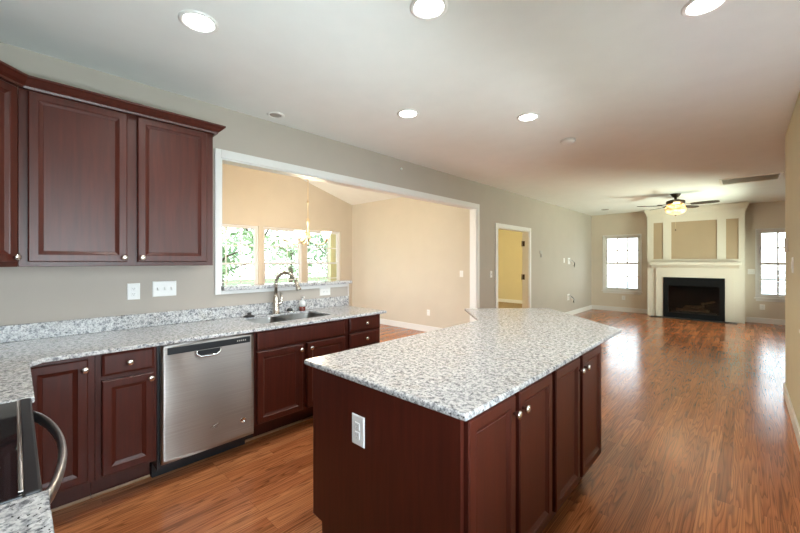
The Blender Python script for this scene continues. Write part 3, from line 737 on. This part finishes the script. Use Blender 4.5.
fa = Vector((UF, 0.010)); fb = Vector((WX+0.66, NY+0.33)); dd = (fa-fb); Lf = dd.length; dd.normalize()
fd = frame3((fb.x, fb.y, 0), (dd.x, dd.y, 0), (-dd.y*-1, dd.x*-1, 0))
if (fd(0, 0, 1)-fd(0, 0, 0)).x < 0: fd = frame3((fb.x, fb.y, 0), (dd.x, dd.y, 0), (-dd.y, dd.x, 0))
panel_door(t, fd, 0.03, Lf-0.03, UB+0.028, UT-0.004, (Lf-0.055, UB+0.055))
nrm = (fd(0, 0, 1)-fd(0, 0, 0)); q0 = fd(0, 0, 0.035); q1 = fd(Lf, 0, 0.035)
crown(t, [(WX+0.66, NY+0.001), (q0.x+0.0, q0.y), (q1.x, q1.y)])

# range
t = thing('range', 'black glass top electric stove with curved steel door handle, at the corner of the picture', 'stove', (-1.495, -0.3, 0))
rx0, rx1 = -1.884, -1.106
B(rx0, rx1, NY+0.03, 0.0, 0.04, 0.885).build('body', 'black', t)
B(rx0+0.004, rx1-0.004, NY+0.03, 0.030, 0.885, 0.914).build('cooktop', 'black_glass', t, 0.004)
B(rx0, rx1, 0.010, 0.041, 0.880, 0.917).build('front_rim', 'black', t, 0.006)
B(rx0+0.02, rx1-0.02, 0.004, 0.013, 0.9155, 0.9190).build('rim_strip', 'steel', t, 0.001)
d = B(rx0+0.006, rx1-0.006, 0.0, 0.036, 0.24, 0.872).build('oven_door', 'black_glass', t, 0.004)
hpts = []
for k in range(17):
    s_ = k/16; x_ = -1.835+0.665*s_; hpts.append((x_, 0.042+0.055*math.sin(PI*s_)**0.75, 0.862-0.012*s_))
MB().tube(hpts, [0.013]*17, 14, (0.75, 1.25)).build('handle', 'steel_handle', d) if 'steel_handle' in M else None
M['steel_handle'] = simple('handle_steel', (0.55, 0.55, 0.56, 1), 0.3, 1.0, noise=0.02)
MB().tube(hpts, [0.014]*17, 14, (0.7, 1.35)).build('handle', 'steel_handle', d)
B(rx0+0.006, rx1-0.006, 0.0, 0.036, 0.06, 0.225).build('warming_drawer', 'black', t, 0.004)
for k, (x_, y_, r_) in enumerate(((-1.70, -0.13, 0.085), (-1.30, -0.13, 0.105), (-1.70, -0.43, 0.10), (-1.30, -0.43, 0.08))):
    MB().lathe([(r_, 0), (r_, 0.0004), (r_-0.004, 0.0004), (r_-0.004, 0), (r_, 0)], (x_, y_, 0.9141), seg=40).build('burner_ring', 'ring_mark', t)
B(rx0, rx1, NY+0.002, NY+0.075, 0.914, 1.06).build('back_guard', 'black', t, 0.01)

# ------------------------------------------------------------------ island
IX0, IX1, IY0 = -1.545, -0.694, 1.010
t = thing('island_cabinet', 'dark cherry kitchen island cabinet with four doors and plain end panel', 'kitchen island', (-1.1, 1.9, 0))
body = [(IX0, IY0+0.02), (IX1, IY0+0.02), (IX1, 2.585), (-1.42, 3.33), (-1.78, 2.99), (IX0, 2.76)]
MB().prism(body, CB, CT).build('carcass', 'cherry', t)
toe = [(IX0+0.08, IY0+0.02), (IX1-0.075, IY0+0.02), (IX1-0.075, 2.54), (-1.42, 3.22), (-1.68, 2.96), (IX0+0.08, 2.72)]
MB().prism(toe, 0, CB).build('toe_kick', 'cherry', t)
# end panel with the toe notch at its back corner
MB().extrude([(IX0, IY0, CB), (IX0+0.075, IY0, CB-0.005), (IX0+0.08, IY0, 0), (IX1+0.012, IY0, 0), (IX1+0.012, IY0, CT), (IX0, IY0, CT)], (0, 0.02, 0)).build('end_panel', 'cherry', t)
fi = frame3((IX1, 0, 0), (0, 1, 0), (1, 0, 0))
for a0, a1, kn in ((1.034, 1.372, 1.353), (1.408, 1.752, 1.430), (1.800, 2.152, 2.130), (2.196, 2.563, 2.222)):
    panel_door(t, fi, a0, a1, DB, 0.878, (kn, 0.810))
top = [(-0.650, 0.996), (-0.650, 3.031), (-1.510, 3.880), (-2.135, 3.235), (-1.625, 2.680), (-1.610, 0.996)]
tag(MB().prism(top, GT0, GT1).build('island_countertop', 'granite', None, 0.008, 3), 'speckled granite island top with an angled bar wing at its far end', 'countertop')

# ------------------------------------------------------------------ wall plates
def plate(kind, label, pos, nrm, w_=0.072, h_=0.116, gang=1, group=None, horiz=False):
    """nrm : unit normal in xy"""
    nx, ny_ = nrm; A = Vector((-ny_, nx, 0)); fr = frame3(pos, A, (nx, ny_, 0))
    t = thing(kind, label, 'outlet' if kind == 'outlet' else 'light switch', pos, group)
    hw2, hh = w_/2, h_/2
    i = lambda d, n: rect(fr, -hw2+d, hw2-d, -hh+d, hh-d, n)
    MB().rings([i(0, 0.0), i(0, 0.003), i(0.004, 0.0065)]).build('cover_plate', 'plastic', t)
    for g in range(gang):
        c = (g-(gang-1)/2)*0.046
        if kind == 'outlet':
            for s_ in (-1, 1):
                a, z = (s_*0.020, 0) if horiz else (c, s_*0.020)
                rc = MB().rings([rect(fr, a-0.0145, a+0.0145, z-0.0145, z+0.0145, 0.0065), rect(fr, a-0.0145, a+0.0145, z-0.0145, z+0.0145, 0.0085), rect(fr, a-0.013, a+0.013, z-0.013, z+0.013, 0.009)]).build('receptacle', 'plastic', t)
                mb = MB()
                for q in (-0.0055, 0.0055): mb.rings([rect(fr, a+q-0.001, a+q+0.001, z-0.001, z+0.007, 0.0088), rect(fr, a+q-0.001, a+q+0.001, z-0.001, z+0.007, 0.0093)])
                mb.rings([rect(fr, a-0.002, a+0.002, z-0.009, z-0.005, 0.0088), rect(fr, a-0.002, a+0.002, z-0.009, z-0.005, 0.0093)])
                mb.build('slots', 'slot', rc)
        elif kind == 'rocker_switch':
            MB().rings([rect(fr, c-0.016, c+0.016, -0.033, 0.033, 0.0065), rect(fr, c-0.016, c+0.016, -0.033, 0.033, 0.0080), rect(fr, c-0.015, c+0.015, -0.032, 0.032, 0.011)]).build('rocker', 'plastic', t)
        else:
            MB().rings([rect(fr, c-0.006, c+0.006, -0.013, 0.013, 0.0062), rect(fr, c-0.006, c+0.006, -0.013, 0.013, 0.0085), rect(fr, c-0.004, c+0.004, 0.0, 0.011, 0.018)]).build('toggle', 'plastic', t)
    return t
plate('outlet', 'white outlet on the wall above the counter under the wall cabinet', (WX, 0.602, 1.186), (1, 0), 0.078, 0.120)
plate('wall_switch', 'white triple switch plate on the wall between the outlet and the opening', (WX, 0.800, 1.196), (1, 0), 0.160, 0.118, 3)
plate('outlet', 'wide white outlet on the half wall above the splash', (WX, 2.292, 1.082), (1, 0), 0.135, 0.080, 1, None, True)
plate('outlet', 'white outlet on the dark end panel of the island', (-1.200, IY0, 0.688), (0, -1), 0.080, 0.128)
plate('wall_switch', 'white switch on the dining room wall beside the opening', (-3.79, DY1, 1.175), (0, -1), 0.075, 0.118)
plate('outlet', 'white outlet low on the cream dining room wall', (-4.57, DY1, 0.385), (0, -1), 0.075, 0.118)
plate('wall_switch', 'white switch on the wall just left of the hall doorway', (WX, 5.82, 1.175), (1, 0), 0.072, 0.118)
plate('outlet', 'white outlet low on the far wall under the left window', (-2.457, FY, 0.385), (0, -1), 0.085, 0.118)
plate('outlet', 'white outlet low on the far wall under the right window', (0.285, FY, 0.365), (0, -1), 0.085, 0.118)
plate('wall_switch', 'white double switch on the far wall right of the fireplace', (0.105, FY, 1.165), (0, -1), 0.120, 0.118, 2)
plate('rocker_switch', 'white double rocker switch on the right wall near its end', (RX, 4.74, 1.375), (-1, 0), 0.120, 0.140, 2)
plate('outlet', 'white outlet plate high on the wall beside the television cables', (WX, 9.42, 1.425), (1, 0), 0.072, 0.116)
t = thing('alarm_keypad', 'small white keypad box on the right wall at its end edge', 'keypad', (RX, 5.30, 1.53))
B(RX-0.022, RX, 5.24, 5.36, 1.50, 1.64).build('case', 'plastic', t, 0.004); B(RX-0.0235, RX-0.021, 5.26, 5.34, 1.585, 1.625).build('display', 'gray_plastic', t)
t = thing('thermostat_bracket', 'gray thermostat wall bracket right of the hall doorway', 'thermostat', (WX, 8.0, 1.53))
B(WX, WX+0.012, 7.93, 8.07, 1.57, 1.64).build('backplate', 'gray_plastic', t, 0.004); B(WX, WX+0.016, 7.985, 8.035, 1.49, 1.57).build('wire_strip', 'gray_plastic', t, 0.003)
def cable_box(label, y, z, sd):
    rnd = random.Random(sd)
    t = thing('cable_box', label, 'cable box', (WX, y, z), 'media cable boxes on the long wall')
    mb = MB()
    for a, b, c, d_ in ((-0.075, -0.06, -0.08, 0.08), (0.06, 0.075, -0.08, 0.08), (-0.06, 0.06, 0.065, 0.08), (-0.06, 0.06, -0.08, -0.065)): mb.box(WX, WX+0.008, y+a, y+b, z+c, z+d_)
    mb.box(WX+0.0005, WX+0.002, y-0.06, y+0.06, z-0.065, z+0.065)
    mb.build('frame', 'plastic', t)
    for k in range(3):
        a = rnd.uniform(0.0, 0.03)
        MB().tube([(WX+0.001, y-0.03+k*0.03, z+0.03), (WX+0.05, y+k*0.03, z+0.02), (WX+0.09+a, y+0.05+k*0.03, z-0.03-a), (WX+0.07, y+0.11+k*0.05, z-0.10-k*0.03)], 0.0065, 8).build('cable', 'cable' if k else 'plastic', t)
    return t
cable_box('white wall box with loose dark cables at television height on the long wall', 9.76, 1.41, 1)
cable_box('white wall box with loose cables low on the long wall', 9.72, 0.49, 2)
tag(MB().lathe([(0.016, 0), (0.016, 0.012), (0.010, 0.018), (0, 0.019)], (WX, 3.484, 2.62), (1, 0, 0), 16).build('wall_sensor', 'plastic'), 'tiny white round sensor high on the wall over the opening', 'sensor')

# ------------------------------------------------------------------ ceiling fittings
def recessed(label, x, y, lit=True, r=0.078):
    t = thing('recessed_light', label, 'ceiling light', (x, y, H), 'recessed ceiling lights')
    MB().lathe([(r+0.022, 0), (r+0.022, -0.004), (r+0.010, -0.010), (r, -0.006), (r-0.004, 0), (r+0.022, 0)], (x, y, H), seg=36).build('trim_ring', 'plastic', t)
    MB().lathe([(r-0.002, -0.001), (r-0.004, -0.005), (r*0.6, -0.007), (0, -0.008)], (x, y, H), seg=36).build('lens', 'lamp_white' if lit else 'gray_plastic', t)
    if lit:
        d = bpy.data.lights.new('recessed_lamp', 'SPOT'); d.energy = CAN; d.color = (1.0, 0.95, 0.89); d.spot_size = math.radians(140); d.spot_blend = 0.7; d.shadow_soft_size = 0.06
        o = bpy.data.objects.new('recessed_lamp', d); C.objects.link(o); o.location = (x, y, H-0.02)
CAN = 42
recessed('lit recessed light above the wall cabinet', -2.205, 0.703)
recessed('lit recessed light cut by the top edge above the island', -1.201, 1.489)
recessed('lit recessed light at the top edge, far right of the row', -0.150, 2.453)
recessed('lit recessed light between sink wall and island, nearest the opening', -2.205, 2.434)
recessed('lit recessed light beyond the island next to the smoke detector', -1.454, 3.255)
recessed('unlit recessed light close to the wall above the sink', -3.10, 1.63, False, 0.055)
t = thing('smoke_detector', 'white round smoke detector on the ceiling beyond the island', 'smoke detector', (-1.412, 4.176, H))
MB().lathe([(0.075, 0), (0.075, -0.012), (0.066, -0.030), (0.030, -0.038), (0, -0.038)], (-1.412, 4.176, H), seg=28).build('housing', 'plastic', t)
MB().lathe([(0.070, -0.014), (0.076, -0.016), (0.070, -0.018)], (-1.412, 4.176, H), seg=28).build('slot_ring', 'gray_plastic', t)
tag(MB().lathe([(0.09, 0), (0.09, -0.008), (0.06, -0.018), (0, -0.018)], (-2.62, 10.45, H), seg=24).build('ceiling_disc', 'gray_plastic'), 'small gray round cover on the ceiling near the far left corner', 'ceiling cover')
t = thing('ceiling_vent', 'long louvered return air vent on the living room ceiling', 'vent', (0.05, 8.15, H))
vx0, vx1, vy0, vy1 = -0.31, 0.42, 7.88, 8.46
mb = MB()
for a in ((vx0, vx0+0.035, vy0, vy1), (vx1-0.035, vx1, vy0, vy1), (vx0+0.035, vx1-0.035, vy0, vy0+0.035), (vx0+0.035, vx1-0.035, vy1-0.035, vy1)): mb.box(*a, H-0.012, H)
mb.build('frame', 'vent', t)
B(vx0+0.03, vx1-0.03, vy0+0.03, vy1-0.03, H-0.003, H-0.0005).build('recess', 'vent_dark', t)
mb = MB()
n_ = 16
for k in range(n_):
    y = vy0+0.05+(vy1-vy0-0.1)*k/(n_-1)
    mb.extrude([(vx0+0.035, y-0.012, H-0.011), (vx0+0.035, y+0.010, H-0.003), (vx0+0.035, y+0.012, H-0.004), (vx0+0.035, y-0.010, H-0.012)], (vx1-vx0-0.07, 0, 0))
mb.build('louvers', 'vent', t)

# ceiling fan
fx, fy = -1.0, 9.0
t = thing('ceiling_fan', 'bronze five blade ceiling fan with lit amber glass bowl in the living room', 'ceiling fan', (fx, fy, H))
MB().lathe([(0.085, 0), (0.085, -0.012), (0.070, -0.035), (0.045, -0.065), (0.025, -0.07), (0.022, -0.11)], (fx, fy, H), seg=28).build('canopy', 'bronze', t)
MB().lathe([(0.035, -0.11), (0.075, -0.115), (0.145, -0.135), (0.155, -0.150), (0.155, -0.185), (0.130, -0.20), (0.06, -0.205)], (fx, fy, H), seg=32).build('motor_housing', 'bronze', t)
MB().lathe([(0.120, -0.20), (0.135, -0.215), (0.150, -0.25), (0.158, -0.285)], (fx, fy, H), seg=32).build('glass_band', 'amber', t)
MB().lathe([(0.160, -0.283), (0.182, -0.287), (0.184, -0.297), (0.178, -0.302), (0.155, -0.300)], (fx, fy, H), seg=32).build('fitter_ring', 'brass', t)
MB().lathe([(0.174, -0.300), (0.166, -0.335), (0.140, -0.370), (0.095, -0.398), (0.045, -0.412), (0.012, -0.416)], (fx, fy, H), seg=32).build('glass_bowl', 'bowl_glow', t)
MB().lathe([(0.014, -0.412), (0.018, -0.420), (0.010, -0.432), (0.0, -0.436)], (fx, fy, H), seg=14).build('finial', 'bronze', t)
pc = MB().tube([(fx, fy, H-0.43), (fx, fy, H-0.70)], 0.0018, 6).build('pull_chain', 'brass', t)
MB().lathe([(0.003, 0), (0.010, -0.012), (0.011, -0.028), (0, -0.036)], (fx, fy, H-0.695), seg=12).build('pull_knob', 'bronze', pc)
for k in range(5):
    a = math.radians(-8-72*k)
    c_, s_ = math.cos(a), math.sin(a)
    R_ = lambda u, v, z: (fx+u*c_-v*s_, fy+u*s_+v*c_, H-0.225+z)
    out = []
    for u, hw2 in ((0.24, 0.045), (0.30, 0.058), (0.42, 0.066), (0.56, 0.066), (0.63, 0.055), (0.665, 0.030), (0.672, 0.0)): out.append((u, hw2))
    ring = [(u, h_) for u, h_ in out]+[(u, -h_) for u, h_ in out[-2::-1]]
    tl = -0.20
    b_ = MB().rings([[R_(u, v, v*tl-0.004) for u, v in ring], [R_(u, v, v*tl+0.003) for u, v in ring]]).build('blade', 'blade', t)
    MB().rings([[R_(0.13, -0.022, 0.026), R_(0.13, 0.022, 0.026), R_(0.13, 0.022, 0.034), R_(0.13, -0.022, 0.034)], [R_(0.22, -0.022, 0.005), R_(0.22, 0.022, 0.009), R_(0.22, 0.022, 0.015), R_(0.22, -0.022, 0.011)], [R_(0.32, -0.030, -0.001), R_(0.32, 0.030, 0.009), R_(0.32, 0.030, 0.014), R_(0.32, -0.030, 0.004)]]).build('blade_iron', 'bronze', b_)
point_light('fan_lamp_light', (fx, fy, H-0.275), 62, (1.0, 0.89, 0.68), 0.06)

# chandelier in the dining room
hx, hy = -5.2, 3.30
t = thing('chandelier', 'brass chandelier with glowing bell shades in the dining room', 'chandelier', (hx, hy, 1.9))
zc_ = DRZ-0.02
MB().lathe([(0.065, 0.02), (0.065, 0.0), (0.05, -0.02), (0.012, -0.035)], (hx, hy, zc_), seg=20).build('canopy', 'brass', t)
mb = MB(); z = zc_-0.03; k = 0
while z > 2.36:
    ax = (1, 0, 0) if k % 2 else (0, 1, 0)
    pts = [Vector((hx, hy, z-0.022))+Vector(ax)*(0.010*math.cos(2*PI*i/10))+Vector((0, 0, 0.022*math.sin(2*PI*i/10))) for i in range(11)]
    mb.tube(pts, 0.0028, 6); z -= 0.036; k += 1
mb.build('chain', 'brass', t)
MB().lathe([(0.006, 2.40), (0.016, 2.385), (0.018, 2.36), (0.007, 2.34), (0.006, 2.12), (0.024, 2.10), (0.034, 2.06), (0.020, 2.01), (0.014, 1.95), (0.024, 1.90), (0.040, 1.85), (0.050, 1.80), (0.030, 1.75), (0.014, 1.71), (0.020, 1.69), (0, 1.66)], (hx, hy, 0), seg=20).build('stem', 'brass', t)
for k in range(5):
    a = math.radians(20+72*k); c_, s_ = math.cos(a), math.sin(a)
    P_ = lambda r, z: Vector((hx+r*c_, hy+r*s_, z))
    ar = MB().tube([P_(0.03, 1.80), P_(0.10, 1.72), P_(0.20, 1.68), P_(0.30, 1.69), P_(0.36, 1.74)], 0.007, 8)
    ar.lathe([(0.012, -0.012), (0.030, 0.0), (0.034, 0.012), (0.022, 0.02)], P_(0.36, 1.75), seg=14)
    ao = ar.build('arm', 'brass', t)
    MB().lathe([(0.026, 0.0), (0.040, 0.02), (0.055, 0.055), (0.072, 0.095), (0.086, 0.115), (0.083, 0.115), (0.068, 0.092), (0.050, 0.052), (0.034, 0.02), (0.0, 0.008)], P_(0.36, 1.765), seg=20).build('lamp_shade', 'shade_glow', ao)
point_light('chandelier_light', (hx, hy, 2.05), 54, (1.0, 0.80, 0.52), 0.2)

# ------------------------------------------------------------------ fireplace
BY = 11.33; BX0, BX1 = -1.845, 0.000
t = thing('fireplace', 'white fireplace chimney breast with tan panels, mantel shelf and surround', 'fireplace', ((BX0+BX1)/2, BY, 0))
F0, F1, FZ = -1.505, -0.338, 1.004
iz = (F0+0.06, F1-0.06, 0.06, FZ-0.10)
MB().cells([BX0, iz[0], iz[1], BX1], [0, iz[2], iz[3], H], lambda x, z: not (iz[0] < x < iz[1] and iz[2] < z < iz[3]), lambda u, w_, t_: (u, t_, w_), BY, FY-0.001).build('chimney_breast', 'cream', t)
for a, b in ((-1.715, -1.512), (-1.345, -0.477), (-0.320, -0.105)):
    B(a, b, BY-0.004, BY+0.002, 1.46, 2.385).build('panel', 'panel_tan', t)
mb = MB()     # raised stiles and rails round the panels
for a in ((BX0, -1.715, 1.35, 2.58), (-1.512, -1.345, 1.35, 2.58), (-0.477, -0.320, 1.35, 2.58), (-0.105, BX1, 1.35, 2.58), (-1.715, -1.512, 2.385, 2.58), (-1.345, -0.477, 2.385, 2.58), (-0.320, -0.105, 2.385, 2.58), (-1.715, -1.512, 1.35, 1.46), (-1.345, -0.477, 1.35, 1.46), (-0.320, -0.105, 1.35, 1.46)):
    mb.box(a[0], a[1], BY-0.018, BY, a[2], a[3])
mb.build('panel_moulding', 'cream', t)
prof = [(0, 2.57), (0.022, 2.57), (0.025, 2.60), (0.04, 2.64), (0.058, 2.69), (0.065, 2.70), (0.065, H-0.002), (0, H-0.002)]
rg = []
for px, py, ox, oy in ((BX0, FY-0.001, -1, 0), (BX0, BY, -1, -1), (BX1, BY, 1, -1), (BX1, FY-0.001, 1, 0)):
    rg.append([(px+ox*o_, py+oy*o_, z_) for o_, z_ in prof])
MB().rings(rg).build('crown', 'cream', t)
MB().rings([rect(lambda a, z, n: (a, BY+0.0, z), -1.70, -0.135, 1.20, 1.225, 0)]*1, True, False).bm.free()
B(-1.785, -0.055, BY-0.19, BY, 1.315, 1.385).build('mantel_shelf', 'cream', t, 0.006)
mb = MB().extrude([(-1.745, BY, 1.235), (-1.745, BY-0.03, 1.235), (-1.745, BY-0.05, 1.26), (-1.745, BY-0.14, 1.300), (-1.745, BY-0.15, 1.314), (-1.745, BY, 1.314)], (1.65, 0, 0)).build('mantel_moulding', 'cream', t)
mb = MB()
for a in ((-1.66, F0-0.005, 0, 1.235), (F1+0.005, -0.18, 0, 1.235), (F0-0.005, F1+0.005, FZ+0.005, 1.235)): mb.box(a[0], a[1], BY-0.03, BY, a[2], a[3])
mb.build('surround', 'cream', t)
ins = MB().cells([F0, F0+0.10, F1-0.10, F1], [0.001, 0.13, 0.80, FZ], lambda x, z: not (F0+0.10 < x < F1-0.10 and 0.13 < z < 0.80), lambda u, w_, t_: (u, t_, w_), BY-0.045, BY-0.002).build('insert_frame', 'firebox_black', t, 0.003)
mb = MB()
x0, x1, z0, z1 = iz[0]+0.004, iz[1]-0.004, iz[2]+0.004, iz[3]-0.004
mb.box(x0, x1, BY+0.275, BY+0.285, z0, z1).box(x0, x0+0.008, BY, BY+0.275, z0, z1).box(x1-0.008, x1, BY, BY+0.275, z0, z1).box(x0, x1, BY, BY+0.275, z1-0.008, z1).box(x0, x1, BY, BY+0.275, z0, z0+0.008)
mb.build('firebox', 'firebox_black', t)
B(F0+0.14, F1-0.14, BY+0.08, BY+0.24, z0+0.008, z0+0.10).build('ember_bed', 'ash', t, 0.02)
for p, q, r_ in (((-1.26, BY+0.12, 0.20), (-0.62, BY+0.10, 0.21), 0.040), ((-1.12, BY+0.20, 0.24), (-0.72, BY+0.14, 0.31), 0.036), ((-0.72, BY+0.21, 0.24), (-1.08, BY+0.13, 0.30), 0.034), ((-0.78, BY+0.18, 0.36), (-0.52, BY+0.16, 0.43), 0.026)):
    P0, P1 = Vector(p), Vector(q)
    MB().tube([P0+(P1-P0)*k/6+Vector((0, 0, random.uniform(-0.01, 0.01))) for k in range(7)], [r_*random.uniform(0.85, 1.1) for _ in range(7)], 10).build('gas_log', 'log', t)
B(F0+0.10, F1-0.10, BY-0.022, BY-0.019, 0.13, 0.80).build('glass_front', 'glass', t)
mb = MB()
for k in range(5): mb.box(F0+0.14, F1-0.14, BY-0.050, BY-0.044, 0.835+k*0.022, 0.845+k*0.022)
mb.build('vent_louvers', 'firebox_black', t)
tag(B(-1.76, -0.12, BY-0.28, BY-0.047, 0.0, 0.010).build('hearth_strip', 'slate', None, 0.003), 'dark flush hearth strip on the floor in front of the fireplace', 'hearth')
